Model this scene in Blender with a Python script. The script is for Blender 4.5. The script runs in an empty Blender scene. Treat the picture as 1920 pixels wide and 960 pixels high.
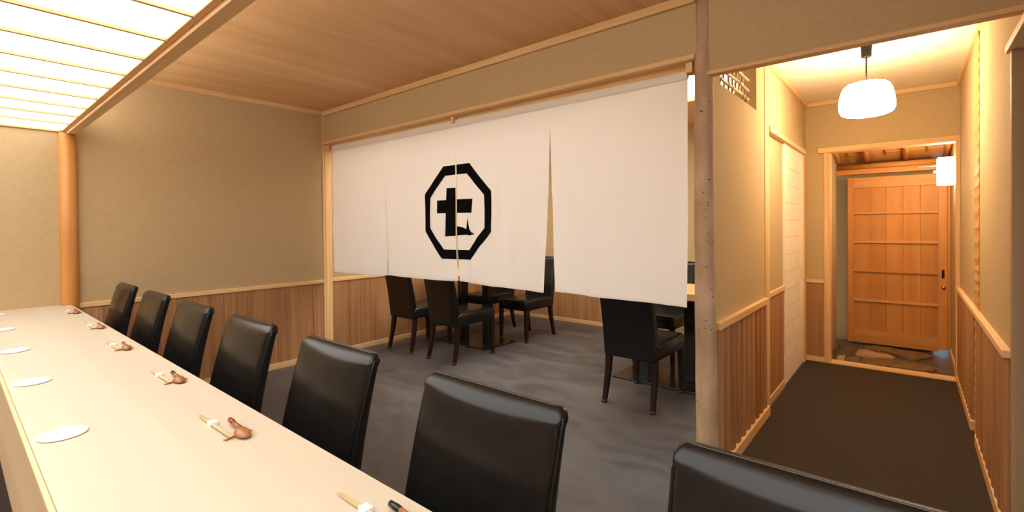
import bpy, bmesh, math, random
from mathutils import Vector, Matrix

# ------------------------------------------------------------------ camera, light, exposure
scene = bpy.context.scene
COL = scene.collection
yaw, pitch, roll = 0.69746701, 0.00852087, -0.00916175
FPX, CYPX, EYE = 890.67, 433.67, 1.25
r = Vector((math.cos(yaw), math.sin(yaw), 0)); f = Vector((-math.sin(yaw), math.cos(yaw), 0)); u = Vector((0, 0, 1))
f, u = f*math.cos(pitch) - u*math.sin(pitch), u*math.cos(pitch) + f*math.sin(pitch)
r, u = r*math.cos(roll) + u*math.sin(roll), u*math.cos(roll) - r*math.sin(roll)
camd = bpy.data.cameras.new('camera'); cam = bpy.data.objects.new('camera', camd); COL.objects.link(cam)
camd.sensor_width = 36.0; camd.lens = FPX/1920*36.0; camd.shift_y = (CYPX - 480)/1920
camd.clip_start = 0.02; camd.clip_end = 60
cam.matrix_world = Matrix(((r.x, u.x, -f.x, 0), (r.y, u.y, -f.y, 0), (r.z, u.z, -f.z, EYE), (0, 0, 0, 1)))
scene.camera = cam
scene.view_settings.view_transform = 'Standard'
scene.view_settings.look = 'None'
scene.view_settings.gamma = 1.0
scene.view_settings.use_curve_mapping = False
scene.view_settings.exposure = 0.0
COUNTER_GLOW = 3.4      # luminous ceiling over the counter
NOOK_GLOW = 5.5         # luminous ceiling over the tables
PENDANT_GLOW = 50.0
SCONCE_GLOW = 46.0
FILL_GLOW = 10.0        # added unseen fill strip on the beam, lifts cedar ceiling and upper walls
world = bpy.data.worlds.new('daylight'); scene.world = world; world.use_nodes = True
bg = world.node_tree.nodes['Background']; bg.inputs[0].default_value = (0.72, 0.85, 1.0, 1); bg.inputs[1].default_value = 1.1

random.seed(7)

# ------------------------------------------------------------------ materials
def srgb(r, g, b):
    c = lambda v: (v/255/12.92 if v/255 <= 0.04045 else ((v/255 + 0.055)/1.055)**2.4)
    return (c(r), c(g), c(b), 1)

def nt(name):
    m = bpy.data.materials.new(name); m.use_nodes = True
    n = m.node_tree.nodes; l = m.node_tree.links
    return m, n, l, n['Principled BSDF']

def plain(name, col, rough=0.6, metal=0.0, spec=0.5):
    m, n, l, b = nt(name)
    b.inputs['Base Color'].default_value = col; b.inputs['Roughness'].default_value = rough
    b.inputs['Metallic'].default_value = metal; b.inputs['Specular IOR Level'].default_value = spec
    return m

def wood(name, dark, light, axis='z', scale=1.0, rough=0.55, vary=0.16, spec=0.35, fine=0.35, bump=0.15, stretch=0.05, cross=14.0):
    """long grain along one local axis, a little different on every piece"""
    m, n, l, b = nt(name)
    tc = n.new('ShaderNodeTexCoord'); oi = n.new('ShaderNodeObjectInfo')
    add = n.new('ShaderNodeVectorMath'); add.operation = 'ADD'
    mul = n.new('ShaderNodeVectorMath'); mul.operation = 'SCALE'; mul.inputs['Scale'].default_value = 37.0
    comb = n.new('ShaderNodeCombineXYZ')
    for i in range(3): l.new(oi.outputs['Random'], comb.inputs[i])
    l.new(comb.outputs[0], mul.inputs[0])
    l.new(tc.outputs['Object'], add.inputs[0]); l.new(mul.outputs[0], add.inputs[1])
    mp = n.new('ShaderNodeMapping')
    s = [cross*scale]*3; s['xyz'.index(axis)] = cross*scale*stretch
    mp.inputs['Scale'].default_value = s
    l.new(add.outputs[0], mp.inputs[0])
    no = n.new('ShaderNodeTexNoise'); no.inputs['Scale'].default_value = 1.0; no.inputs['Detail'].default_value = 3.0; no.inputs['Distortion'].default_value = 0.6
    l.new(mp.outputs[0], no.inputs['Vector'])
    mp2 = n.new('ShaderNodeMapping'); s2 = [90*scale]*3; s2['xyz'.index(axis)] = 1.6*scale
    mp2.inputs['Scale'].default_value = s2; l.new(add.outputs[0], mp2.inputs[0])
    no2 = n.new('ShaderNodeTexNoise'); no2.inputs['Scale'].default_value = 1.0; no2.inputs['Detail'].default_value = 2.0
    l.new(mp2.outputs[0], no2.inputs['Vector'])
    mix = n.new('ShaderNodeMix'); mix.data_type = 'FLOAT'; mix.inputs[0].default_value = fine
    l.new(no.outputs[0], mix.inputs[2]); l.new(no2.outputs[0], mix.inputs[3])
    cr = n.new('ShaderNodeValToRGB'); cr.color_ramp.elements[0].position = 0.30; cr.color_ramp.elements[1].position = 0.70
    cr.color_ramp.elements[0].color = dark; cr.color_ramp.elements[1].color = light
    l.new(mix.outputs[0], cr.inputs[0])
    hsv = n.new('ShaderNodeHueSaturation')
    mr = n.new('ShaderNodeMapRange'); mr.inputs[3].default_value = 1 - vary; mr.inputs[4].default_value = 1 + vary
    l.new(oi.outputs['Random'], mr.inputs[0]); l.new(mr.outputs[0], hsv.inputs['Value']); l.new(cr.outputs[0], hsv.inputs['Color'])
    l.new(hsv.outputs[0], b.inputs['Base Color'])
    b.inputs['Roughness'].default_value = rough; b.inputs['Specular IOR Level'].default_value = spec
    bp = n.new('ShaderNodeBump'); bp.inputs['Strength'].default_value = bump; bp.inputs['Distance'].default_value = 0.002
    l.new(no2.outputs[0], bp.inputs['Height']); l.new(bp.outputs[0], b.inputs['Normal'])
    return m

def noisy(name, c1, c2, scale=20, rough=0.9, bump=0.2, dist=0.002, detail=6, spec=0.3, lo=0.3, hi=0.7, stretch=None, distort=0.0, rough2=None):
    m, n, l, b = nt(name)
    tc = n.new('ShaderNodeTexCoord'); mp = n.new('ShaderNodeMapping'); l.new(tc.outputs['Object'], mp.inputs[0])
    if stretch: mp.inputs['Scale'].default_value = stretch
    no = n.new('ShaderNodeTexNoise'); no.inputs['Scale'].default_value = scale; no.inputs['Detail'].default_value = detail; no.inputs['Distortion'].default_value = distort
    l.new(mp.outputs[0], no.inputs['Vector'])
    cr = n.new('ShaderNodeValToRGB'); cr.color_ramp.elements[0].position = lo; cr.color_ramp.elements[1].position = hi
    cr.color_ramp.elements[0].color = c1; cr.color_ramp.elements[1].color = c2
    l.new(no.outputs[0], cr.inputs[0]); l.new(cr.outputs[0], b.inputs['Base Color'])
    b.inputs['Roughness'].default_value = rough; b.inputs['Specular IOR Level'].default_value = spec
    if rough2 is not None:
        mr = n.new('ShaderNodeMapRange'); mr.inputs[3].default_value = rough; mr.inputs[4].default_value = rough2
        l.new(no.outputs[0], mr.inputs[0]); l.new(mr.outputs[0], b.inputs['Roughness'])
    no3 = n.new('ShaderNodeTexNoise'); no3.inputs['Scale'].default_value = scale*6; no3.inputs['Detail'].default_value = 4
    l.new(tc.outputs['Object'], no3.inputs['Vector'])
    bp = n.new('ShaderNodeBump'); bp.inputs['Strength'].default_value = bump; bp.inputs['Distance'].default_value = dist
    l.new(no3.outputs[0], bp.inputs['Height']); l.new(bp.outputs[0], b.inputs['Normal'])
    return m

def glow(name, col, strength):
    m, n, l, b = nt(name)
    b.inputs['Base Color'].default_value = (0.9, 0.87, 0.8, 1); b.inputs['Roughness'].default_value = 0.9
    b.inputs['Emission Color'].default_value = col; b.inputs['Emission Strength'].default_value = strength
    return m

M = {}
HD, HL = srgb(218, 168, 110), srgb(242, 204, 150)
for ax in 'xyz': M['hinoki_'+ax] = wood('hinoki_'+ax, HD, HL, ax, vary=0.08)
M['counter'] = wood('counter_hinoki', srgb(193, 179, 157), srgb(205, 192, 169), 'x', 0.5, rough=0.5, vary=0.0, spec=0.25, fine=0.25, bump=0.05)
M['counter_side'] = wood('counter_side_hinoki', srgb(206, 178, 136), srgb(220, 194, 152), 'x', 0.5, rough=0.5, vary=0.0, spec=0.25, bump=0.05)
M['cedar_z'] = wood('cedar_board', srgb(146, 98, 58), srgb(194, 144, 96), 'z', 0.9, rough=0.6, vary=0.09, fine=0.45)
M['cedar_ceiling'] = wood('cedar_ceiling', srgb(206, 154, 102), srgb(232, 188, 136), 'y', 0.34, rough=0.6, vary=0.025, fine=0.12, stretch=0.07)
M['entrance_z'] = wood('entrance_cedar', srgb(188, 122, 54), srgb(212, 148, 76), 'z', 0.5, rough=0.5, vary=0.07, fine=0.2)
M['entrance_x'] = wood('entrance_cedar_rail', srgb(194, 130, 62), srgb(220, 158, 86), 'x', 0.9, rough=0.5, vary=0.05)
M['entrance_y'] = wood('entrance_cedar_rafter', srgb(194, 130, 62), srgb(220, 158, 86), 'y', 0.9, rough=0.5, vary=0.05)
M['peeled'] = wood('peeled_log', srgb(192, 128, 62), srgb(214, 150, 82), 'z', 0.5, rough=0.4, vary=0.0)
M['hewn'] = wood('hewn_post', srgb(190, 138, 78), srgb(220, 170, 104), 'z', 0.5, rough=0.5, vary=0.0)
M['greywood'] = wood('weathered_jamb', srgb(150, 120, 86), srgb(186, 152, 112), 'z', 0.6, rough=0.6, vary=0.0)
M['plaster'] = noisy('ochre_plaster', srgb(188, 161, 118), srgb(194, 167, 124), 45, 0.95, 0.2, 0.0008)
M['corridor_ceiling'] = noisy('ceiling_plaster', srgb(238, 221, 190), srgb(243, 227, 197), 9, 0.92, 0.15, 0.001)
M['floor'] = noisy('dark_mortar', srgb(62, 60, 59), srgb(97, 93, 91), 2.2, 0.38, 0.12, 0.001, detail=9, spec=0.4, lo=0.25, hi=0.78, stretch=(1.0, 1.7, 1), distort=1.4, rough2=0.6)
M['mat_floor'] = noisy('brown_floor_mat', srgb(60, 50, 42), srgb(72, 61, 51), 160, 0.9, 0.5, 0.002, spec=0.15)
M['stone_floor'] = noisy('stone_floor', srgb(72, 62, 52), srgb(110, 98, 82), 14, 0.35, 0.5, 0.004)
M['stone_a'] = noisy('pale_stone', srgb(172, 136, 98), srgb(196, 160, 118), 12, 0.5, 0.5, 0.006)
M['stone_b'] = noisy('mossy_stone', srgb(104, 80, 50), srgb(150, 118, 78), 16, 0.45, 0.9, 0.012)
M['leather'] = noisy('black_leather', (0.006, 0.0056, 0.005, 1), (0.009, 0.0083, 0.0075, 1), 30, 0.23, 0.04, 0.0006, spec=0.36)
M['piping'] = plain('black_piping', (0.008, 0.008, 0.008, 1), 0.3)
M['leg'] = wood('dark_chair_leg', srgb(26, 14, 10), srgb(44, 24, 17), 'z', 1.0, rough=0.35, vary=0.05)
M['cap'] = plain('foot_cap', srgb(120, 100, 84), 0.3, 0.6)
M['black_metal'] = plain('black_table_metal', (0.012, 0.011, 0.01, 1), 0.22, 0.0, 0.6)
M['table'] = wood('table_top', srgb(206, 164, 108), srgb(232, 194, 138), 'x', 0.6, rough=0.35, vary=0.0)
M['ink'] = plain('black_dye', (0.006, 0.006, 0.006, 1), 0.95, 0, 0.05)
M['white'] = plain('white_glaze', srgb(246, 244, 238), 0.35)
M['bamboo'] = wood('bamboo_reed', srgb(196, 160, 98), srgb(226, 194, 132), 'y', 1.0, rough=0.4, vary=0.06)
M['bamboo_z'] = wood('bamboo_upright', srgb(178, 140, 84), srgb(206, 170, 110), 'z', 1.0, rough=0.4, vary=0.08)
M['vine'] = plain('vine_tie', srgb(58, 38, 24), 0.8)
M['paper'] = noisy('shoji_paper', srgb(238, 222, 196), srgb(244, 230, 206), 8, 0.9, 0.1, 0.001)
M['kumiko'] = plain('kumiko_under_paper', srgb(222, 200, 168), 0.9)
M['dark'] = plain('dark_gap', srgb(60, 40, 22), 0.9)
M['spoon'] = wood('spoon_wood', srgb(138, 84, 48), srgb(176, 114, 68), 'x', 2.0, rough=0.3, vary=0.12, spec=0.6)
M['red'] = plain('red_lacquer', srgb(150, 36, 34), 0.25)
M['black_lacquer'] = plain('black_lacquer', srgb(24, 20, 18), 0.2)
M['brown_lacquer'] = plain('brown_lacquer', srgb(128, 62, 40), 0.25)
M['chopstick'] = wood('chopstick_cedar', srgb(208, 170, 118), srgb(232, 200, 150), 'x', 2.0, rough=0.5)
M['sleeve'] = plain('paper_band', srgb(250, 246, 238), 0.8)
M['twig'] = plain('gold_twig', srgb(190, 140, 56), 0.35, 0.3)
M['chrome'] = plain('steel', srgb(190, 186, 178), 0.25, 1.0)
M['canopy'] = plain('lamp_canopy', srgb(20, 14, 8), 0.7, 0, 0.2)
M['shade_rib'] = plain('shade_rib', srgb(214, 190, 150), 0.8)
M['lum_counter'] = glow('luminous_paper', (1.0, 0.98, 0.95, 1), COUNTER_GLOW)
M['lum_nook'] = glow('luminous_paper_nook', (1.0, 0.96, 0.90, 1), NOOK_GLOW)
M['added_fill'] = glow('added_fill_glow', (1.0, 0.95, 0.87, 1), FILL_GLOW)
M['pendant'] = glow('pendant_paper', (1.0, 0.85, 0.60, 1), PENDANT_GLOW)
M['sconce'] = glow('sconce_paper', (1.0, 0.82, 0.58, 1), SCONCE_GLOW)

def cloth_mat():
    m, n, l, b = nt('white_linen')
    tc = n.new('ShaderNodeTexCoord')
    no = n.new('ShaderNodeTexNoise'); no.inputs['Scale'].default_value = 420; no.inputs['Detail'].default_value = 2
    l.new(tc.outputs['Object'], no.inputs['Vector'])
    bp = n.new('ShaderNodeBump'); bp.inputs['Strength'].default_value = 0.12; bp.inputs['Distance'].default_value = 0.001
    l.new(no.outputs[0], bp.inputs['Height']); l.new(bp.outputs[0], b.inputs['Normal'])
    b.inputs['Base Color'].default_value = srgb(250, 246, 240); b.inputs['Roughness'].default_value = 0.95; b.inputs['Specular IOR Level'].default_value = 0.1
    tr = n.new('ShaderNodeBsdfTranslucent'); tr.inputs[0].default_value = srgb(250, 244, 234)
    mx = n.new('ShaderNodeMixShader'); mx.inputs[0].default_value = 0.22
    out = n['Material Output']
    l.new(b.outputs[0], mx.inputs[1]); l.new(tr.outputs[0], mx.inputs[2]); l.new(mx.outputs[0], out.inputs[0])
    return m
M['linen'] = cloth_mat()
M['linen_band'] = plain('linen_heading_shaded', srgb(236, 226, 212), 0.95, 0, 0.1)  # opaque doubled cloth; the darker colour also carries the heading's shading

# ------------------------------------------------------------------ helpers
def link(name, bm, mat, parent=None, smooth=False, loc=None):
    me = bpy.data.meshes.new(name); bmesh.ops.recalc_face_normals(bm, faces=bm.faces[:]); bm.to_mesh(me); bm.free()
    if smooth:
        for p in me.polygons: p.use_smooth = True
    me.materials.append(M[mat])
    return obj(name, me, parent, loc)

def obj(name, me, parent=None, loc=None):
    o = bpy.data.objects.new(name, me); COL.objects.link(o)
    if parent is not None: o.parent = parent
    if loc is not None: o.location = loc
    return o

def bbox(bm, x0, x1, y0, y1, z0, z1, bev=0.0, seg=2):
    vs = [bm.verts.new(p) for p in ((x0,y0,z0),(x1,y0,z0),(x1,y1,z0),(x0,y1,z0),(x0,y0,z1),(x1,y0,z1),(x1,y1,z1),(x0,y1,z1))]
    fs = [bm.faces.new([vs[i] for i in q]) for q in ((0,3,2,1),(4,5,6,7),(0,1,5,4),(1,2,6,5),(2,3,7,6),(3,0,4,7))]
    if bev:
        es = set(e for q in fs for e in q.edges)
        bmesh.ops.bevel(bm, geom=list(es), offset=bev, segments=seg, affect='EDGES', profile=0.5)

def box(name, x0, x1, y0, y1, z0, z1, mat, parent=None, bev=0.0, loc=None, seg=2):
    bm = bmesh.new(); bbox(bm, x0, x1, y0, y1, z0, z1, bev, seg); return link(name, bm, mat, parent, loc=loc)

def ring_loft(bm, rings, cap=True):
    rs = [[bm.verts.new(p) for p in rg] for rg in rings]
    n = len(rs[0])
    for a, b in zip(rs, rs[1:]):
        for i in range(n): bm.faces.new((a[i], a[(i+1) % n], b[(i+1) % n], b[i]))
    if cap:
        bm.faces.new(rs[0][::-1]); bm.faces.new(rs[-1])

def tube(bm, pts, rad, n=8):
    """round bar along a polyline; rad a number or one per point"""
    pts = [Vector(p) for p in pts]; rings = []
    for i, p in enumerate(pts):
        d = (pts[min(i+1, len(pts)-1)] - pts[max(i-1, 0)]).normalized()
        a = d.cross(Vector((0, 0, 1)) if abs(d.z) < 0.9 else Vector((1, 0, 0))).normalized(); b = d.cross(a)
        q = rad[i] if isinstance(rad, (list, tuple)) else rad
        rings.append([p + a*q*math.cos(2*math.pi*k/n) + b*q*math.sin(2*math.pi*k/n) for k in range(n)])
    ring_loft(bm, rings)

def thing(name, label, cat, loc=(0,0,0), rotz=0, group=None):
    o = bpy.data.objects.new(name, None); COL.objects.link(o); o.location = loc; o.rotation_euler = (0, 0, rotz)
    o.empty_display_size = 0.1
    return tag(o, label, cat, group)

def tag(o, label, cat, group=None):
    o['label'] = label; o['category'] = cat
    if group: o['group'] = group
    return o

def struct(o, label=None):
    o['kind'] = 'structure'
    if label: o['label'] = label
    return o

def dup(root, loc, rotz, label, group):
    rr = root.copy(); COL.objects.link(rr); rr.location = loc; rr.rotation_euler = (0, 0, rotz); rr['label'] = label
    if group: rr['group'] = group
    for ch in list(root.children):
        c = ch.copy(); COL.objects.link(c); c.parent = rr
        for g in list(ch.children):
            d = g.copy(); COL.objects.link(d); d.parent = c
    return rr

CEIL = 2.36
CEILM = 2.376
XL, XN = -4.345, -4.40          # left wall, left wall of the table nook
YN = 2.36                        # front face of the wall with the curtain
YB = 5.26                        # back wall of the nook
XP, XR = -0.735, 0.30            # corridor left and right faces
YE = 5.11                        # corridor end wall

# ------------------------------------------------------------------ floor and ceilings
bm = bmesh.new(); bbox(bm, -4.6, 2.2, -2.2, 5.16, -0.12, 0.0); bbox(bm, -4.6, -0.77, 5.16, 5.40, -0.12, 0.0)
struct(link('floor', bm, 'floor'), 'dark grey trowelled mortar floor of the dining room and corridor')
struct(box('floor_corridor', XP+0.001, XR, 2.42, 5.089, 0.0, 0.002, 'mat_floor'), 'dark brown floor covering of the corridor')
ceil = struct(box('ceiling', -4.5, 2.2, 0.571, 2.47, CEILM+0.012, CEILM+0.08, 'hinoki_y'), 'cedar board ceiling above the chairs and curtain')
bw = 0.30
cb = bmesh.new(); bbox(cb, 0, bw-0.0012, 0.57, 2.36, 0, 0.012, 0.0008, 1)
me = bpy.data.meshes.new('ceiling_board'); bmesh.ops.recalc_face_normals(cb, faces=cb.faces[:]); cb.to_mesh(me); cb.free(); me.materials.append(M['cedar_ceiling'])
x = XL
while x < 1.9:
    obj('ceiling_board', me, ceil, (x, 0, CEILM)); x += bw
struct(box('ceiling_corridor', XP-0.3, XR+0.2, 2.46, YE+0.05, CEIL, CEIL+0.08, 'corridor_ceiling'), 'plastered ceiling of the corridor around the pendant lamp')

# ------------------------------------------------------------------ boards and slats on walls
_cache = {}
def board_mesh(w, h, t, mat, ax):
    k = (round(w, 4), round(h, 4), t, mat, ax)
    if k not in _cache:
        bm = bmesh.new()
        if ax == 'y': bbox(bm, 0, t, 0.0008, w-0.0008, 0, h, 0.0015, 1)
        else: bbox(bm, 0.0008, w-0.0008, -t, 0, 0, h, 0.0015, 1)
        me = bpy.data.meshes.new('board'); bmesh.ops.recalc_face_normals(bm, faces=bm.faces[:]); bm.to_mesh(me); bm.free(); me.materials.append(M[mat]); _cache[k] = me
    return _cache[k]

def boards_y(wall, x, y0, y1, z0, z1, w=0.111, t=0.006, mat='cedar_z'):
    n = max(1, round((y1-y0)/w)); w = (y1-y0)/n
    for i in range(n): obj('board', board_mesh(w, z1-z0, t, mat, 'y'), wall, (x, y0+i*w, z0))
def boards_x(wall, y, x0, x1, z0, z1, w=0.111, t=0.006, mat='cedar_z'):
    n = max(1, round((x1-x0)/w)); w = (x1-x0)/n
    for i in range(n): obj('board', board_mesh(w, z1-z0, t, mat, 'x'), wall, (x0+i*w, y, z0))

def slat_mesh(w, h, d, sgn):
    """convex reeded slat standing on z, bulging towards sgn*x"""
    k = ('slat', round(w, 4), round(h, 4), d, sgn)
    if k not in _cache:
        bm = bmesh.new(); g = 0.016; prof = [(-0.002*sgn, g/2)]
        for i in range(7):
            tt = i/6; prof.append((sgn*(0.006 + d*math.sin(math.pi*tt)**0.6), g/2 + (w-g)*tt))
        prof.append((-0.002*sgn, w-g/2))
        ring_loft(bm, [[(px, py, z) for px, py in prof] for z in (0, h)])
        me = bpy.data.meshes.new('slat'); bmesh.ops.recalc_face_normals(bm, faces=bm.faces[:]); bm.to_mesh(me); bm.free()
        me.materials.append(M['cedar_z']); _cache[k] = me
    return _cache[k]
def slats_y(wall, x, y0, y1, z0, z1, sgn, w=0.107, d=0.015):
    n = round((y1-y0)/w); w = (y1-y0)/n
    for i in range(n): obj('slat', slat_mesh(w, z1-z0, d, sgn), wall, (x, y0+i*w, z0))

trim_n = [0]
def trim(x0, x1, y0, y1, z0, z1, mat, label, bev=0.003):
    trim_n[0] += 1
    return struct(box('trim_%d' % trim_n[0], x0, x1, y0, y1, z0, z1, mat, None, bev), label)

# left wall of the counter room
wl = struct(box('wall_left', XL-0.15, XL, -2.2, YN+0.06, 0, 2.45, 'plaster'), 'ochre plaster wall at the far end of the counter')
boards_y(wl, XL, 0.60, YN-0.02, 0.055, 0.73)
trim(XL-0.01, XL+0.016, 0.58, YN-0.012, 0.728, 0.760, 'hinoki_y', 'chair rail along the far plaster wall beside the counter')
struct(box('baseboard_left', XL-0.01, XL+0.014, 0.58, YN-0.012, 0, 0.055, 'hinoki_y', None, 0.003), 'pale baseboard below the far wall panelling')
trim(XL-0.01, XL+0.024, 0.58, YN, CEILM-0.036, CEILM, 'hinoki_y', 'ceiling moulding on the far plaster wall')
trim(XL-0.02, XL+0.010, YN-0.016, YN+0.004, 0, CEILM-0.036, 'hinoki_z', 'slim corner upright between far wall and curtain wall')
# jamb at the curtain opening
trim(XL-0.09, XL+0.012, YN+0.004, YN+0.072, 0, 2.075, 'hinoki_z', 'pale square jamb post at the left end of the curtain')

# curtain wall (above the opening)
wn = struct(box('wall_curtain', XL-0.05, -0.797, YN, YN+0.10, 2.085, 2.45, 'plaster'), 'plaster wall strip above the white curtain')
trim(XL, -0.797, YN-0.024, YN+0.01, CEILM-0.044, CEILM, 'hinoki_x', 'ceiling moulding above the curtain wall')
trim(XL+0.012, -0.803, YN-0.012, YN+0.23, 2.063, 2.087, 'hinoki_x', 'lintel rail from which the curtain hangs')
# wall above the corridor entrance
struct(box('wall_corridor_front', -0.737, 0.5, YN, YN+0.085, 1.9865, 2.45, 'plaster'), 'plaster wall above the corridor opening')
trim(-0.745, 0.302, YN-0.012, YN+0.042, 1.969, 1.988, 'hinoki_x', 'lintel over the corridor opening right of the log post')

# nook shell
wnl = struct(box('wall_nook_left', XN-0.15, XN, YN+0.062, YB+0.15, 0, 2.6, 'plaster'), 'plaster wall behind the left end of the curtain')
boards_y(wnl, XN, YN+0.075, YB-0.008, 0.055, 0.73, 0.112)
trim(XN-0.01, XN+0.016, YN+0.075, YB, 0.728, 0.760, 'hinoki_y', 'chair rail behind the left end of the curtain')
struct(box('baseboard_nook_left', XN-0.01, XN+0.014, YN+0.075, YB, 0, 0.05, 'hinoki_y', None, 0.003), 'baseboard behind the left chairs')
wnb = struct(box('wall_nook_back', XN-0.1, XP-0.08, YB, YB+0.12, 0, 2.6, 'plaster'), 'plaster wall at the back of the table nook')
boards_x(wnb, YB, XN+0.008, XP-0.09, 0.055, 0.73, 0.112)
trim(XN, XP-0.09, YB-0.016, YB+0.01, 0.728, 0.760, 'hinoki_x', 'chair rail on the back wall of the table nook')
struct(box('baseboard_nook_back', XN+0.014, XP-0.09, YB-0.014, YB+0.01, 0, 0.05, 'hinoki_x', None, 0.003), 'baseboard on the back wall of the table nook')
nc = struct(box('ceiling_nook', XN-0.05, XP-0.05, 4.27, YB+0.05, CEIL, CEIL+0.05, 'hinoki_x'), 'wood ceiling strip at the back of the table nook')
struct(box('ceiling_nook_front', XN-0.05, XP-0.05, YN+0.1, 2.75, CEIL, CEIL+0.05, 'hinoki_x'), 'wood ceiling strip just behind the curtain')

# ------------------------------------------------------------------ luminous ceilings
def luminous(name, label, x0, x1, y0, y1, zp, bars, mat, bar_ax, zb):
    t = thing(name, label, 'ceiling light', (0, 0, 0))
    if bar_ax == 'y':
        edges = [x0] + bars + [x1]
        for a, b in zip(edges, edges[1:]): box('paper_panel', a, b, y0, y1, zp, zp+0.004, mat, t)
        for xb in bars: box('bar', xb-0.007, xb+0.007, y0, y1, zb, zp, 'hinoki_y', t, 0.001, seg=1)
    return t
bars = [round(-1.715 + 0.2885*k, 4) for k in range(-8, 10)]
lc = luminous('luminous_ceiling', 'glowing white paper ceiling light with wooden bars above the counter', XL+0.012, 1.18, -1.80, 0.509, 1.926, bars, 'lum_counter', 'y', 1.914)
box('frame', XL, 1.2, 0.508, 0.529, 1.918, 1.99, 'hinoki_x', lc, 0.002)
box('frame', XL, 1.2, -1.84, -1.80, 1.900, 1.99, 'hinoki_x', lc, 0.002)
box('frame', XL, XL+0.014, -1.80, 0.497, 1.912, 1.96, 'hinoki_y', lc, 0.002)
box('frame', 1.18, 1.2, -1.80, 0.497, 1.900, 1.96, 'hinoki_y', lc, 0.002)
trim(XL-0.01, 1.9, 0.529, 0.576, 1.900, 1.985, 'hinoki_x', 'long pale beam between the glowing ceiling and cedar ceiling')
struct(box('wall_soffit', XL-0.05, 1.9, 0.535, 0.570, 1.984, 2.45, 'plaster'), 'plaster strip above the beam')
cv = thing('added_fill_strip', 'added unseen fill strip on top of the long beam, brightening the cedar ceiling', 'strip light', (0, 0, 0))  # no known fixture here; added to brighten the ceiling and upper walls
box('fill_back', XL+0.05, 1.8, 0.5705, 0.580, 2.06, 2.20, 'hinoki_x', cv)
box('fill_face', XL+0.06, 1.79, 0.580, 0.590, 2.07, 2.19, 'added_fill', cv)
nb = [round(-3.75 + 0.42*k, 3) for k in range(0, 7)]
ln = luminous('luminous_ceiling_nook', 'glowing white ceiling light behind the curtain above the tables', XN+0.1, -0.865, 2.76, 4.26, CEIL+0.03, nb, 'lum_nook', 'y', CEIL+0.012)
box('frame', XN+0.02, -0.84, 4.245, 4.275, CEIL-0.012, CEIL+0.045, 'hinoki_x', ln, 0.002)
box('frame', XN+0.02, -0.84, 2.74, 2.77, CEIL-0.012, CEIL+0.045, 'hinoki_x', ln, 0.002)
box('frame', XN, XN+0.11, 2.77, 4.245, CEIL-0.012, CEIL+0.045, 'hinoki_y', ln, 0.002)
box('frame', -0.865, -0.815, 2.77, 4.245, CEIL-0.012, CEIL+0.045, 'hinoki_y', ln, 0.002)

# ------------------------------------------------------------------ log posts
def log_post(name, label, cx, cy, z1, prof, mat, wob, n=20, seed=1):
    rnd = random.Random(seed); bm = bmesh.new(); rings = []
    ph = [rnd.uniform(0, 6.3) for _ in range(4)]
    for z, rad in prof:
        ox = wob*math.sin(z*2.1+ph[0]); oy = wob*math.sin(z*1.7+ph[1])
        rings.append([(cx+ox+rad*(1+0.03*wob/0.004*math.sin(3*a+ph[2]+z*1.3))*math.cos(a), cy+oy+rad*math.sin(a), z) for a in [2*math.pi*k/n for k in range(n)]])
    ring_loft(bm, rings)
    return tag(link(name, bm, mat, None, True), label, 'post')

def bark_mat():
    m, n, l, b = nt('pale_bark')
    tc = n.new('ShaderNodeTexCoord')
    mp = n.new('ShaderNodeMapping'); mp.inputs['Scale'].default_value = (14, 14, 5); l.new(tc.outputs['Object'], mp.inputs[0])
    no = n.new('ShaderNodeTexNoise'); no.inputs['Scale'].default_value = 1.0; no.inputs['Detail'].default_value = 6; l.new(mp.outputs[0], no.inputs['Vector'])
    cr = n.new('ShaderNodeValToRGB'); cr.color_ramp.elements[0].position = 0.3; cr.color_ramp.elements[1].position = 0.75
    cr.color_ramp.elements[0].color = srgb(166, 132, 98); cr.color_ramp.elements[1].color = srgb(202, 172, 138); l.new(no.outputs[0], cr.inputs[0])
    # lenticels: small dark dashes lying across the trunk, denser in some patches
    mp2 = n.new('ShaderNodeMapping'); mp2.inputs['Scale'].default_value = (45, 45, 70); l.new(tc.outputs['Object'], mp2.inputs[0])
    vo = n.new('ShaderNodeTexVoronoi'); vo.inputs['Scale'].default_value = 1.0; l.new(mp2.outputs[0], vo.inputs['Vector'])
    lt = n.new('ShaderNodeMath'); lt.operation = 'LESS_THAN'; lt.inputs[1].default_value = 0.19; l.new(vo.outputs['Distance'], lt.inputs[0])
    mp3 = n.new('ShaderNodeMapping'); mp3.inputs['Scale'].default_value = (9, 9, 3.2); l.new(tc.outputs['Object'], mp3.inputs[0])
    n3 = n.new('ShaderNodeTexNoise'); n3.inputs['Scale'].default_value = 1.0; n3.inputs['Detail'].default_value = 2; l.new(mp3.outputs[0], n3.inputs['Vector'])
    gt = n.new('ShaderNodeMath'); gt.operation = 'GREATER_THAN'; gt.inputs[1].default_value = 0.60; l.new(n3.outputs[0], gt.inputs[0])
    an = n.new('ShaderNodeMath'); an.operation = 'MULTIPLY'; l.new(lt.outputs[0], an.inputs[0]); l.new(gt.outputs[0], an.inputs[1])
    mx = n.new('ShaderNodeMix'); mx.data_type = 'RGBA'; l.new(an.outputs[0], mx.inputs[0]); l.new(cr.outputs[0], mx.inputs[6]); mx.inputs[7].default_value = srgb(84, 58, 38)
    l.new(mx.outputs[2], b.inputs['Base Color']); b.inputs['Roughness'].default_value = 0.75
    bp = n.new('ShaderNodeBump'); bp.inputs['Strength'].default_value = 0.4; bp.inputs['Distance'].default_value = 0.003
    l.new(no.outputs[0], bp.inputs['Height']); l.new(bp.outputs[0], b.inputs['Normal'])
    return m
M['bark'] = bark_mat()
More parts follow.
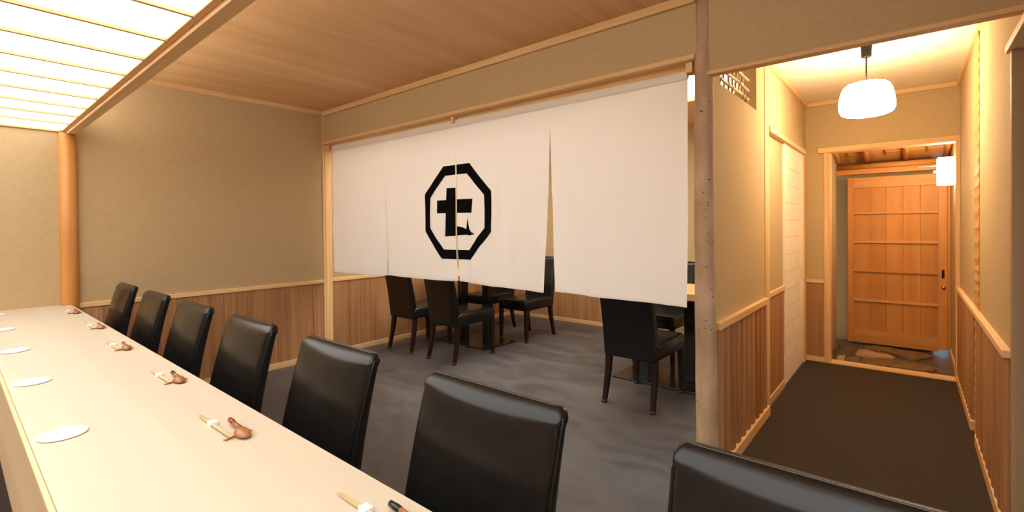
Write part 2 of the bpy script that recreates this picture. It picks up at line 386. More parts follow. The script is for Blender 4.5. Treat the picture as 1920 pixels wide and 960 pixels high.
prof = [(0, 0.0525)] + [(0.12*k, 0.0515 - 0.0042*k/10 + 0.0012*math.sin(k*1.9)) for k in range(1, 20)] + [(2.42, 0.0435)]
lp = log_post('log_post', 'pale bark-covered natural log post between curtain and corridor', -0.767, 2.390, 2.42, prof, 'bark', 0.003, 24, 3)
for (z, a, s) in ((0.20, -1.9, 1.0), (0.47, -1.1, 1.2), (0.49, -0.95, 0.9), (0.73, -2.0, 0.8), (1.05, -1.2, 0.8), (1.47, -0.9, 0.9), (1.80, -1.6, 1.0)):
    bm = bmesh.new(); rr = 0.0475
    bmesh.ops.create_uvsphere(bm, u_segments=8, v_segments=6, radius=1.0, matrix=Matrix.Translation((-0.767+rr*math.cos(a), 2.390+rr*math.sin(a), z)) @ Matrix.Diagonal((0.006*s, 0.004, 0.0035*s, 1)))
    link('knot', bm, 'vine', lp, True)
log_post('round_post', 'smooth peeled orange round post at the end of the counter', -4.335, 0.535, 1.9, [(0, 0.049), (0.6, 0.048), (1.2, 0.046), (1.905, 0.0455)], 'peeled', 0.0, 24, 5)

# ------------------------------------------------------------------ counter
ct = thing('counter', 'long pale hinoki wood counter with place settings', 'counter', (0, 0, 0))
bm = bmesh.new(); pg = [(-4.344, 0.120), (1.2, 0.120), (1.2, 0.537), (-4.285, 0.537), (-4.285, 0.485), (-4.344, 0.485)]
ring_loft(bm, [[(x, y, z) for x, y in pg] for z in (0.695, 0.757)] + [[(x + (0.003 if x < 0 else 0), y - (0.003 if y > 0.5 else 0) + (0.003 if y < 0.0 else 0), 0.76) for x, y in pg]])
link('counter_top', bm, 'counter', ct)
box('apron', -4.343, 1.2, 0.110, 0.1198, 0.475, 0.7599, 'counter_side', ct, 0.002)
box('support', -4.30, 1.2, 0.1199, 0.1398, 0.475, 0.6945, 'counter_side', ct)
box('front_panel', -4.28, 1.2, 0.140, 0.156, 0.0, 0.6945, 'dark', ct)

# ------------------------------------------------------------------ chairs
def rrect(cx, cy, w, d, rad, z, n=4, bulge=0.0):
    """rounded rectangle ring in xy; front (-y) side may bulge"""
    pts = []
    rad = min(rad, w/2-1e-4, d/2-1e-4)
    for qx, qy, a0 in ((1, -1, -math.pi/2), (1, 1, 0), (-1, 1, math.pi/2), (-1, -1, math.pi)):
        for k in range(n+1):
            a = a0 + math.pi/2*k/n
            pts.append((cx+qx*(w/2-rad)+rad*math.cos(a), cy+qy*(d/2-rad)+rad*math.sin(a), z))
        if qx == 1 and qy == 1:
            for k in range(1, 6): tt = k/6; pts.append((cx+(w/2-rad)*(1-2*tt), cy+d/2, z))
    # front side from left corner back to right corner
    for k in range(1, 8):
        tt = k/8; pts.append((cx-(w/2-rad)*(1-2*tt), cy-d/2-bulge*math.sin(math.pi*tt), z))
    return pts

def back_y(z):       # line of the front face of the backrest, local
    t = (z-0.40)/0.50
    return 0.185 + 0.075*t + 0.045*t*t
def back_t(z):
    t = max(0, (z-0.35)/0.55); return 0.072 - 0.034*t
def back_w(z):
    t = max(0, (z-0.35)/0.55); return 0.385 + 0.012*t

def make_chair(label, group):
    t = thing('dining_chair', label, 'chair', (0, 0, 0), 0, group)
    bm = bmesh.new(); rings = []
    zs = [0.335, 0.342] + [0.36+0.05*k for k in range(10)] + [0.84, 0.866, 0.874, 0.881, 0.888, 0.894, 0.898, 0.900]
    ins = [0.006, 0.001] + [0]*14 + [0.002, 0.005, 0.010, 0.015]
    for z, i in zip(zs, ins):
        fi = 0.022*(1-math.sqrt(max(0, 1-(max(0, z-0.870)/0.031)**2))) if z > 0.8 else i
        bi = i*0.5
        th = max(back_t(z)-fi-bi, 0.010); cy = back_y(z)+fi+th/2
        b = 0.008*min(1, max(0, (z-0.45)/0.1))*min(1, max(0, (0.902-z)/0.035))
        rings.append(rrect(0, cy, back_w(z)-2*i, th, 0.017 if z < 0.87 else 0.010, z, bulge=b))
    ring_loft(bm, rings); br = link('backrest', bm, 'leather', t, True)
    # piping along the front edge of the back
    bm = bmesh.new(); path = []
    for z in [0.46+0.05*k for k in range(9)] + [0.882]: path.append((back_w(z)/2-0.001, back_y(z)+0.0145, z))
    top = [(x, back_y(0.895)+0.022, 0.899) for x in (0.17, 0.08, 0, -0.08, -0.17)]
    tube(bm, path+top+[(-p[0], p[1], p[2]) for p in path[::-1]], 0.0032, 6); link('piping', bm, 'piping', br, True)
    # seat
    bm = bmesh.new(); rings = []
    for z, i, cr in ((0.345, 0.004, 0.02), (0.352, 0, 0.02), (0.40, 0, 0.022), (0.430, 0, 0.024), (0.442, 0.005, 0.026), (0.450, 0.016, 0.03), (0.456, 0.045, 0.04), (0.460, 0.10, 0.05)):
        rings.append(rrect(0, -0.022, 0.405-2*i, 0.505-2*i, cr, z))
    ring_loft(bm, rings); st = link('seat', bm, 'leather', t, True)
    bm = bmesh.new(); q = rrect(0, -0.022, 0.407, 0.507, 0.024, 0.436); tube(bm, q+[q[0]], 0.0028, 5); link('piping', bm, 'piping', st, True)
    # legs
    for sx in (-1, 1):
        for fr in (True, False):
            bm = bmesh.new()
            if fr: a, b = (sx*0.178, -0.248), (sx*0.180, -0.252)
            else: a, b = (sx*0.170, 0.205), (sx*0.180, 0.268)
            rings = []
            for tt in (0, 0.35, 0.7, 0.93, 1.0):
                k = tt if fr else tt**1.5
                h = 0.0205 - 0.0065*tt; cx = a[0]+(b[0]-a[0])*k; cy = a[1]+(b[1]-a[1])*k
                rings.append([(cx-h, cy-h, 0.35*(1-tt)), (cx+h, cy-h, 0.35*(1-tt)), (cx+h, cy+h, 0.35*(1-tt)), (cx-h, cy+h, 0.35*(1-tt))])
            ring_loft(bm, rings); lg = link('leg', bm, 'leg', t)
            bm = bmesh.new(); h = 0.0158; bbox(bm, b[0]-h, b[0]+h, b[1]-h, b[1]+h, 0.012, 0.021); link('foot_cap', bm, 'cap', lg)
    return t

gC = 'black leather chairs along the counter'; gT = 'black leather chairs at the tables behind the curtain'
cx = [-3.905, -3.235, -2.600, -1.965, -1.330, -0.705, -0.095]
names = ['black leather counter chair farthest from the viewer, next to the round post', 'second counter chair from the round post, black leather', 'third counter chair from the round post, black leather',
         'fourth counter chair from the round post, in front of the wood panelling', 'black counter chair with the floor showing on both sides, fifth from the round post', 'large black leather counter chair near the middle foreground', 'nearest black counter chair cut off by the lower right edge']
c0 = make_chair(names[0], gC); c0.location = (cx[0], 0.437, 0)
dy = [0, 0, 0.002, 0.004, 0.004, 0.002, 0.004]
for i in range(1, 7): dup(c0, (cx[i], 0.437+dy[i], 0), 0, names[i], gC)
for x, y, rz, lb in ((-3.990, 3.232, math.pi, 'leftmost black chair under the curtain, its back to the viewer'),
                     (-3.358, 3.225, math.pi, 'second black chair from the left under the curtain, its back to the viewer'),
                     (-3.352, 4.262, 0, 'black chair facing the viewer across the left table, seen in the curtain gap'),
                     (-3.975, 4.300, 0, 'black chair at the far left of the left table, mostly hidden'),
                     (-1.490, 3.268, math.pi, 'black chair right of the curtain gap, its back to the viewer beside the log post'),
                     (-1.770, 4.315, 0, 'black chair on the far side of the right table')):
    dup(c0, (x, y, 0), rz, lb, gT)

# ------------------------------------------------------------------ tables
def make_table(cx, cy, label):
    t = thing('dining_table', label, 'table', (cx, cy, 0), 0, 'tables behind the curtain')
    box('table_top', -0.55, 0.55, -0.31, 0.31, 0.70, 0.752, 'table', t, 0.004)
    box('base_plate', -0.38, 0.38, -0.242, 0.242, 0.001, 0.013, 'black_metal', t, 0.002)
    for s in (-1, 1): box('column', s*0.19-0.042, s*0.19+0.042, -0.042, 0.042, 0.013, 0.70, 'black_metal', t, 0.003)
    return t
make_table(-3.68, 3.745, 'left dining table with black twin columns behind the emblem curtain')
make_table(-1.52, 3.785, 'right dining table, pale top glimpsed between curtain and log post')

# ------------------------------------------------------------------ noren curtain
YC = 2.412
ZT, ZBAND, ZBOT = 2.052, 1.994, 0.842
SL = {0: -4.27, 1: -3.420, 2: -2.551, 3: -1.707, 4: -0.858}
_r = random.Random(21)
CREASE = [(_r.uniform(-4.25, -0.9), _r.uniform(1.35, 1.95), _r.uniform(0.84, 1.25), _r.choice((-1, 1))*_r.uniform(0.02, 0.3), _r.uniform(0.002, 0.006), _r.uniform(0.012, 0.03)) for _ in range(34)]
def cloth_y(x, z):
    d = max(0.0, (ZBAND - z))/1.15
    y = YC + 0.012*d*math.sin(x*5.3+0.6+0.8*d) + 0.009*d*math.sin(x*13.1+2.0*z+1.2) + 0.0035*d*math.sin(x*31.0-3.1*z) + 0.0015*d*math.sin(x*57+4*z) + 0.005*d*d*math.sin(x*23+5*math.sin(z*2.2)+0.7*x*x) + 0.0025*math.sin(x*9+7*z)*min(1, d*3)
    # soft diagonal creases falling from the hanging points
    for (px, pz, sl) in ((-0.95, 1.95, -0.35), (-3.5, 1.75, -0.22), (-1.95, 1.9, -0.25), (-1.3, 1.95, 0.25)):
        u_ = (x - px) - sl*(pz - z); w_ = 0.035 + 0.05*(pz - z if pz > z else 0)
        if z < pz: y -= 0.011*math.exp(-(u_/w_)**2)*min(1, (pz-z)*2)
    for (px, z0, z1, sl, amp, wd) in CREASE:
        if z1 < z < z0:
            u_ = (x - px) - sl*(z0 - z); y -= amp*math.exp(-(u_/wd)**2)*math.sin(math.pi*(z0-z)/(z0-z1))**0.7
    return y
def panel(x0t, x1t, x0b, x1b, zb0, zb1, dy, pl=1.0, pr=1.0, nx=70, nz=60):
    bm = bmesh.new(); g = []
    for j in range(nz+1):
        v = j/nz; row = []
        for i in range(nx+1):
            uu = i/nx; vl = v**pl; vr = v**pr; xl = x0t+(x0b-x0t)*vl; xr = x1t+(x1b-x1t)*vr; x = xl+(xr-xl)*uu
            zb = zb0+(zb1-zb0)*uu - 0.004*math.sin(uu*math.pi*1.0); z = ZBAND*(1-v)+zb*v
            row.append((x, z))
        g.append(row)
    front = [[bm.verts.new((x, cloth_y(x, z)+dy, z)) for x, z in row] for row in g]
    for j in range(nz):
        for i in range(nx): bm.faces.new((front[j][i], front[j+1][i], front[j+1][i+1], front[j][i+1]))
    return bm
nr = thing('noren_curtain', 'white linen doorway curtain with a black octagon emblem', 'curtain', (0, 0, 0))
def cloth_link(name, bm, parent):
    return link(name, bm, 'linen', parent, True)
P4 = [(SL[0], SL[1]-0.0006, -4.245, SL[1]-0.005, 0.838, 0.846), (SL[1]+0.0006, SL[2]+0.0014, SL[1]+0.002, SL[2]-0.009, 0.852, 0.856),
      (SL[2]-0.0014, SL[3]+0.003, SL[2]+0.007, -1.747, 0.856, 0.840), (SL[3]-0.003, SL[4], -1.671, -0.864, 0.852, 0.836)]
pans = []
for k, (a, b, c, d, e, g_) in enumerate(P4):
    pn = cloth_link('curtain_panel', panel(a, b, c, d, e, g_, 0.0013*(k % 2), 0.5 if k == 2 else 1.25 if k == 3 else 1.0, 0.5 if k == 1 else 1.25 if k == 2 else 1.0), nr); pans.append(pn)
    # stitched hem along the bottom
    bm = bmesh.new(); n = 44; lo = []; hi = []
    for i in range(n+1):
        uu = i/n; x = c+(d-c)*uu; zb = e+(g_-e)*uu - 0.004*math.sin(uu*math.pi)
        lo.append(bm.verts.new((x, cloth_y(x, zb)-0.0018, zb+0.0005))); hi.append(bm.verts.new((x, cloth_y(x, zb+0.016)-0.0018, zb+0.016)))
    for i in range(n): bm.faces.new((lo[i], lo[i+1], hi[i+1], hi[i]))
    cloth_link('hem', bm, pn)
# heading band wrapped round the rod
bm = bmesh.new(); n = 120; prof = [(-0.004, ZBAND-0.004), (-0.008, 2.005), (-0.009, 2.025), (-0.004, 2.043), (0.004, 2.050), (0.014, 2.048), (0.020, 2.035), (0.018, 2.015), (0.008, ZBAND)]
rows = []
for i in range(n+1):
    x = SL[0]+(SL[4]-SL[0])*i/n; w_ = 0.0018*math.sin(x*11)+0.001*math.sin(x*27)
    sag = -0.006*math.sin(math.pi*((x-SL[0])/(SL[4]-SL[0])*2 % 1))*0.5
    rows.append([bm.verts.new((x, YC+py+w_, pz+(sag+0.004-0.018*i/n)*(1 if pz > 2.0 else 0.3))) for py, pz in prof])
for a, b in zip(rows, rows[1:]):
    for k in range(len(prof)-1): bm.faces.new((a[k], b[k], b[k+1], a[k+1]))
link('heading_band', bm, 'linen_band', nr, True)
bm = bmesh.new(); tube(bm, [(-4.325, YC+0.006, 2.034), (-0.826, YC+0.006, 2.018)], 0.009, 10); link('curtain_rod', bm, 'hinoki_x', nr, True)
# rod brackets hang from the lintel
for x, w, lb in ((-2.565, 0.030, 'small wooden bracket gripping the curtain rod at the middle'), (-4.318, 0.022, 'small wooden bracket at the left end of the curtain rod'), (-0.843, 0.034, 'wooden bracket at the right end of the curtain rod by the log post')):
    t = thing('rod_bracket', lb, 'bracket', (x, YC, 2.012), 0, 'curtain rod brackets')
    box('block', -w/2, w/2, -0.026, -0.0105, 0.0, 0.0508, 'hinoki_z', t, 0.003)
    box('hook', -w/2, w/2, 0.022, 0.034, 0.0, 0.0508, 'hinoki_z', t, 0.002)
# emblem, dyed on the cloth: follows its folds
OUT = [(-2.686,1.712),(-2.413,1.712),(-2.210,1.502),(-2.208,1.222),(-2.415,1.018),(-2.709,1.018),(-2.892,1.226),(-2.893,1.508)]
INN = [(-2.667,1.640),(-2.442,1.640),(-2.273,1.478),(-2.276,1.246),(-2.428,1.088),(-2.689,1.088),(-2.830,1.249),(-2.827,1.480)]
def emblem(name, polys, side, parent):
    bm = bmesh.new()
    for p in polys: bm.faces.new([bm.verts.new((x, 0, z)) for x, z in p])
    bmesh.ops.remove_doubles(bm, verts=bm.verts[:], dist=1e-5)
    xs = SL[2]
    lim = xs-0.0085 if side < 0 else xs+0.0065
    g = bm.verts[:]+bm.edges[:]+bm.faces[:]
    bmesh.ops.bisect_plane(bm, geom=g, plane_co=(lim, 0, 0), plane_no=(1, 0, 0), clear_outer=side < 0, clear_inner=side > 0)
    x = -2.93
    while x < -2.17:
        bmesh.ops.bisect_plane(bm, geom=bm.verts[:]+bm.edges[:]+bm.faces[:], plane_co=(x, 0, 0), plane_no=(1, 0, 0)); x += 0.025
    z = 1.0
    while z < 1.74:
        bmesh.ops.bisect_plane(bm, geom=bm.verts[:]+bm.edges[:]+bm.faces[:], plane_co=(0, 0, z), plane_no=(0, 0, 1)); z += 0.03
    for v in bm.verts: v.co.y = cloth_y(v.co.x, v.co.z)-0.0022
    bmesh.ops.triangulate(bm, faces=bm.faces[:])
    o = link(name, bm, 'ink', parent, True); return o
ringq = [[OUT[i], OUT[(i+1) % 8], INN[(i+1) % 8], INN[i]] for i in range(8)]
V_ = [[(-2.653,1.547),(-2.551,1.544),(-2.551,1.192),(-2.674,1.185)]]
H_ = [[(-2.748,1.457),(-2.655,1.458),(-2.659,1.360),(-2.749,1.361)]]
HR = [[(-2.551,1.459),(-2.386,1.456),(-2.395,1.356),(-2.551,1.359)]]
TA = [[(-2.551,1.264),(-2.486,1.252),(-2.452,1.240),(-2.452,1.199),(-2.551,1.193)], [(-2.452,1.240),(-2.438,1.322),(-2.422,1.240),(-2.403,1.217),(-2.424,1.193),(-2.452,1.199)], [(-2.403,1.217),(-2.367,1.205),(-2.424,1.193)]]
e1 = emblem('octagon_ring', ringq, -1, pans[1]); e2 = emblem('octagon_ring', ringq, 1, pans[2])
emblem('emblem_character', V_+H_, -1, pans[1]); emblem('emblem_character', HR+TA, 1, pans[2])
for o in nr.children_recursive:
    if o.name.startswith('octagon'): o['label'] = 'black octagon outline dyed on the cloth'
    if o.name.startswith('emblem_ch'): o['label'] = 'black brush character dyed inside the octagon'

# ------------------------------------------------------------------ corridor left partition with lattice window
XPB = XP-0.085; OY0, OY1, OZ0, OZ1 = 2.520, 3.268, 1.966, 2.300
def partition(bm):
    bbox(bm, XPB, XP, 2.42, 3.47, 0, OZ0); bbox(bm, XPB, XP, 2.42, 3.47, OZ1, CEIL)
    bbox(bm, XPB, XP, 2.42, OY0, OZ0, OZ1); bbox(bm, XPB, XP, OY1, 3.47, OZ0, OZ1)
bm = bmesh.new(); partition(bm)
wp = struct(link('wall_corridor_left', bm, 'plaster'), 'plaster partition with a lattice opening right of the log post')
box('backing', XP-0.004, XP+0.001, 2.425, 3.470, 0.062, 0.735, 'dark', wp)
slats_y(wp, XP, 2.425, 3.470, 0.062, 0.735, 1)
trim(XP-0.01, XP+0.026, 2.425, 3.472, 0.733, 0.771, 'hinoki_y', 'chair rail on the partition right of the log post')
struct(box('baseboard_corridor_left', XP-0.01, XP+0.030, 2.425, 3.472, 0, 0.062, 'hinoki_y', None, 0.003), 'baseboard below the reeded slats right of the log post')
trim(XPB, XP+0.006, 3.470, 3.585, 0, CEIL, 'hinoki_z', 'pale upright post beside the sliding paper door')
wi = struct(thing('window_1', 'bamboo lattice window in the partition', 'x'), 'bamboo lattice window in the partition right of the log post'); del wi['category']
for y in (2.585, 2.655, 2.725, 2.80, 2.88, 2.955, 3.025, 3.10, 3.165, 3.225):
    y += random.uniform(-0.008, 0.008); bm = bmesh.new()
    tube(bm, [(XP-0.058, y, OZ0-0.004), (XP-0.058+random.uniform(-.003,.003), y+random.uniform(-.004,.004), 2.13), (XP-0.058, y, OZ1)], 0.006, 7); link('upright_reed', bm, 'bamboo_z', wi, True)
for k, z in enumerate((2.036, 2.094, 2.157, 2.222)):
    bm = bmesh.new(); pts = []; rad = []
    for i in range(9):
        y = OY0-0.004+(OY1-OY0-0.02)*i/8; pts.append((XP-0.041, y, z+0.003*math.sin(i*1.3+k))); rad.append(0.0085 if i % 3 else 0.0102)
    tube(bm, pts, rad, 8); link('cross_reed', bm, 'bamboo', wi, True)
for y, z in ((2.80, 2.036), (2.88, 2.036), (3.025, 2.094), (3.10, 2.036), (3.165, 2.036), (2.66, 2.036)):
    bm = bmesh.new(); tube(bm, [(XP-0.030, y-0.03, z-0.035), (XP-0.028, y-0.01, z-0.006), (XP-0.028, y+0.008, z+0.01), (XP-0.032, y+0.03, z+0.03)], 0.0022, 5); link('vine_tie', bm, 'vine', wi, True)

# sliding paper door bay
XS = XP-0.022
ws = struct(box('wall_door_bay', XPB, XS, 3.585, 4.19, 0, 1.885, 'plaster'), 'narrow plaster panel beside the sliding paper door')
boards_y(ws, XS, 3.587, 4.188, 0.05, 0.745, 0.1)
trim(XS-0.01, XS+0.014, 3.586, 4.188, 0.742, 0.778, 'hinoki_y', 'short chair rail beside the sliding paper door')
struct(box('baseboard_door_bay', XS-0.01, XS+0.012, 3.586, 4.188, 0, 0.05, 'hinoki_y', None, 0.002), 'short baseboard beside the sliding paper door')
struct(box('wall_over_door', XPB, XP-0.004, 3.585, YE+0.02, 1.918, CEIL, 'plaster'), 'plaster above the sliding paper door')
trim(XPB, XP+0.016, 3.586, 4.99, 1.882, 1.918, 'hinoki_y', 'head rail above the sliding paper door')
trim(XP-0.03, XP+0.018, 3.586, YE, CEIL-0.036, CEIL, 'hinoki_y', 'ceiling moulding along the left of the corridor')
d2 = struct(box('door_2', XP-0.030, XP-0.006, 4.165, 4.985, 0.012, 1.881, 'paper', None, 0.002), 'white paper sliding door on the left of the corridor')
for k in range(12): box('kumiko', XP-0.0065, XP-0.0052, 4.20, 4.94, 0.19+0.137*k, 0.197+0.137*k, 'kumiko', d2)
box('paper_strip', XP-0.0065, XP-0.0050, 4.80, 4.94, 0.03, 1.86, 'paper', d2)
box('door_pull', XP-0.0066, XP-0.002, 4.855, 4.885, 0.765, 0.875, 'kumiko', d2, 0.001)
trim(XPB, XP+0.002, 4.987, YE, 0, 1.882, 'hinoki_z', 'upright in the corner after the paper door')

# ------------------------------------------------------------------ corridor end wall with the entrance
bm = bmesh.new(); bbox(bm, XP-0.1, -0.597, YE, YE+0.09, 0, CEIL+0.05); bbox(bm, -0.597, XR+0.1, YE, YE+0.09, 1.935, CEIL+0.05)
we = struct(link('wall_corridor_end', bm, 'plaster'), 'plaster wall around the entrance at the end of the corridor')
obj('board', board_mesh(0.136, 0.68, 0.006, 'cedar_z', 'x'), we, (-0.734, YE, 0.045))
trim(XP, -0.597, YE-0.016, YE+0.01, 0.718, 0.748, 'hinoki_x', 'short chair rail left of the entrance')
struct(box('baseboard_corridor_end', XP, -0.597, YE-0.014, YE+0.01, 0, 0.045, 'hinoki_x', None, 0.002), 'short baseboard left of the entrance')
trim(-0.597, -0.549, YE-0.012, YE+0.11, 0, 1.892, 'hinoki_z', 'left jamb of the entrance')
trim(0.277, 0.309, YE-0.012, YE+0.11, 0, 1.892, 'hinoki_z', 'right jamb of the entrance')
trim(-0.640, 0.309, YE-0.022, YE+0.11, 1.892, 1.938, 'hinoki_x', 'head of the entrance opening')
trim(-0.597, 0.309, YE-0.02, YE+0.11, -0.1, 0.012, 'hinoki_x', 'pale threshold of the entrance')
trim(XP+0.018, XR-0.018, YE-0.018, YE+0.01, CEIL-0.036, CEIL, 'hinoki_x', 'ceiling moulding above the entrance')

# ------------------------------------------------------------------ entrance vestibule
ve = struct(box('floor_entrance', -0.75, 0.45, YE+0.10, 6.75, -0.12, -0.035, 'stone_floor'), 'dark stone floor of the entrance')
STONES = [('stone_a', [(-0.415,5.70),(-0.403,5.93),(-0.352,5.95),(-0.261,5.881),(-0.165,5.873),(-0.11,5.786),(-0.12,5.73),(-0.184,5.728),(-0.282,5.70),(-0.359,5.68)]),
 ('stone_b', [(-0.373,6.06),(-0.309,6.20),(-0.181,6.20),(-0.026,6.139),(0.092,6.13),(0.17,6.05),(0.122,5.948),(0.059,5.83),(-0.025,5.829),(-0.09,5.90),(-0.175,5.985),(-0.264,5.985),(-0.348,6.003)]),
 ('stone_b', [(-0.348,5.4),(-0.33,5.56),(-0.252,5.645),(-0.108,5.656),(0.031,5.646),(0.136,5.605),(0.179,5.512),(0.141,5.425),(0.029,5.394),(-0.13,5.396),(-0.239,5.391)]),
 ('stone_a', [(-0.533,5.353),(-0.535,5.54),(-0.475,5.56),(-0.473,5.351)]), ('stone_b', [(-0.462,5.54),(-0.364,5.553),(-0.360,5.332),(-0.461,5.344)]),
 ('stone_b', [(-0.60,6.10),(-0.57,6.10),(-0.575,5.79),(-0.60,5.78)]), ('stone_floor', [(-0.56,5.992),(-0.446,6.02),(-0.43,5.62),(-0.535,5.60)])]
for mt, pg in STONES:
    bm = bmesh.new(); c = (sum(p[0] for p in pg)/len(pg), sum(p[1] for p in pg)/len(pg)); rings = []
    for k, z in ((1.0, -0.05), (0.99, -0.022), (0.95, -0.014), (0.6, -0.010+random.uniform(-.003, .003)), (0.15, -0.009)):
        rings.append([(c[0]+(x-c[0])*k, c[1]+(y-c[1])*k, z+random.uniform(-.0012, .0012)) for x, y in pg])
    ring_loft(bm, rings); link('paving_stone', bm, mt, ve)
struct(box('wall_entrance_left', -0.75, -0.612, YE+0.09, 6.20, -0.04, 2.5, 'plaster'), 'plaster wall left of the entrance door')
struct(box('wall_entrance_right', XR, XR+0.12, YE+0.09, 6.60, -0.04, 2.5, 'plaster'), 'plaster wall right of the entrance door')
trim(XR-0.012, XR+0.01, YE+0.112, 6.20, -0.04, 0.04, 'hinoki_y', 'baseboard right of the entrance door')
struct(box('wall_entrance_back', -0.9, 0.18, 6.42, 6.5, -0.12, 2.5, 'plaster'), 'plaster wall behind the entrance door')
bm = bmesh.new(); v = [bm.verts.new(p) for p in ((-0.62, 5.19, 2.15), (0.31, 5.19, 2.15), (0.31, 6.5, 1.883), (-0.62, 6.5, 1.883), (-0.62, 5.19, 2.21), (0.31, 5.19, 2.21), (0.31, 6.5, 1.94), (-0.62, 6.5, 1.94))]
for q in ((0,3,2,1),(4,5,6,7),(0,1,5,4),(1,2,6,5),(2,3,7,6),(3,0,4,7)): bm.faces.new([v[i] for i in q])
vc = struct(link('ceiling_entrance', bm, 'entrance_y'), 'sloping board ceiling of the entrance')
def ve_z(y): return 2.15 + (1.883-2.15)*(y-5.19)/(6.5-5.19)
for x in (-0.592, -0.345, -0.028, 0.272):
    bm = bmesh.new(); tube(bm, [(x, 5.2, ve_z(5.2)-0.022), (x, 6.30, ve_z(6.30)-0.022)], 0.026, 12); link('rafter', bm, 'entrance_y', vc, True)
for x in (-0.49, -0.185, 0.125):
    bm = bmesh.new(); tube(bm, [(x, 5.2, ve_z(5.2)-0.008), (x, 6.12, ve_z(6.12)-0.008)], 0.009, 8); link('batten', bm, 'bamboo', vc, True)
for y in (5.45, 5.75, 6.05):
    zz = ve_z(y); box('cross_batten', -0.61, 0.298, y-0.008, y+0.008, zz-0.006, zz+0.004, 'entrance_x', vc)
bm = bmesh.new(); tube(bm, [(-0.612, 6.24, 1.856), (0.30, 6.24, 1.856)], 0.032, 14); struct(link('trim_beam', bm, 'entrance_x', None, True), 'round beam above the entrance door')
trim(-0.612, 0.30, 6.195, 6.30, 1.775, 1.828, 'entrance_x', 'lintel above the entrance door')
# entrance door
YD = 6.25
d1 = thing('door_1', 'cedar sliding entrance door with five boards and four cross rails', 'x', (0, YD, 0)); del d1['category']; struct(d1)
DX0, DX1 = -0.515, 0.279
box('stile', DX0, -0.461, 0, 0.036, -0.012, 1.745, 'entrance_z', d1, 0.002)
box('stile', 0.213, DX1, 0, 0.036, 0.012, 1.745, 'entrance_z', d1, 0.002)
box('top_rail', -0.4608, 0.2128, 0.001, 0.035, 1.632, 1.742, 'entrance_x', d1, 0.002)
box('bottom_rail', -0.4608, 0.2128, 0.001, 0.035, -0.010, 0.125, 'entrance_x', d1, 0.002)
bx = [-0.461, -0.321, -0.190, -0.055, 0.080, 0.213]
for a, b in zip(bx, bx[1:]): box('board', a+0.0008, b-0.0008, 0.014, 0.026, 0.1252, 1.6318, 'entrance_z', d1, 0.0015)
for z in (1.352, 1.048, 0.744, 0.430): box('cross_rail', -0.4606, 0.2126, -0.004, 0.0138, z, z+0.027, 'entrance_x', d1, 0.002)
pl = box('recessed_pull', 0.236, 0.258, -0.003, 0.002, 0.712, 0.796, 'black_lacquer', d1, 0.002)
bm = bmesh.new(); tube(bm, [(0.251, -0.012, 0.622), (0.251, 0.002, 0.622)], 0.016, 14); link('lock', bm, 'chrome', d1, True)
trim(0.280, XR, YD-0.02, YD+0.07, 0.02, 1.775, 'entrance_z', 'door jamb right of the entrance door')
cl = box('door_closer', 0.05, 0.24, YD-0.075, YD-0.058, 1.800, 1.812, 'chrome', None, 0.003); tag(cl, 'thin steel rod fixed to the lintel beside the wall lantern', 'door rod')

# ------------------------------------------------------------------ right wall of the corridor
wr = struct(box('wall_right', XR, XR+0.12, 2.64, YE+0.02, 0, CEIL+0.05, 'plaster'), 'plaster wall on the right of the corridor')
box('backing', XR-0.001, XR+0.004, 2.66, 3.715, 0.06, 0.728, 'dark', wr); box('backing', XR-0.001, XR+0.004, 3.95, YE-0.014, 0.06, 0.728, 'dark', wr)
slats_y(wr, XR, 2.66, 3.715, 0.06, 0.728, -1); slats_y(wr, XR, 3.955, YE-0.014, 0.06, 0.728, -1)
trim(XR-0.026, XR+0.01, 2.645, YE-0.012, 0.722, 0.752, 'hinoki_y', 'chair rail on the right wall of the corridor')
struct(box('baseboard_right', XR-0.024, XR+0.01, 2.645, 3.715, 0, 0.06, 'hinoki_y', None, 0.003), 'near baseboard on the right of the corridor')
struct(box('baseboard_right_far', XR-0.024, XR+0.01, 3.955, YE-0.012, 0, 0.06, 'hinoki_y', None, 0.003), 'far baseboard on the right of the corridor')
trim(XR-0.018, XR+0.01, 2.46, YE, CEIL-0.036, CEIL, 'hinoki_y', 'ceiling moulding on the right of the corridor')
# hewn post let into the wall: a scalloped face
bm = bmesh.new(); rnd = random.Random(4); z = 0.0; rings = []
zs = []
while z < 2.30:
    h = rnd.uniform(0.055, 0.095); zs.append((z, h)); z += h
for z, h in zs:
    for tt in (0.0, 0.25, 0.5, 0.75):
        dpt = 0.007 - 0.0045*math.sin(math.pi*tt); zz = z+h*tt
        rings.append([(XR-dpt, 3.722, zz), (XR-dpt-0.001, 3.83, zz+0.004), (XR-dpt, 3.945, zz), (XR+0.01, 3.945, zz), (XR+0.01, 3.722, zz)])
rings.append([(XR-0.006, 3.722, 2.305), (XR-0.006, 3.83, 2.309), (XR-0.006, 3.945, 2.305), (XR+0.01, 3.945, 2.305), (XR+0.01, 3.722, 2.305)])
ring_loft(bm, rings); hp = link('hewn_post', bm, 'hewn', wr); hp['label'] = 'flat hewn post with adze marks let into the wall'
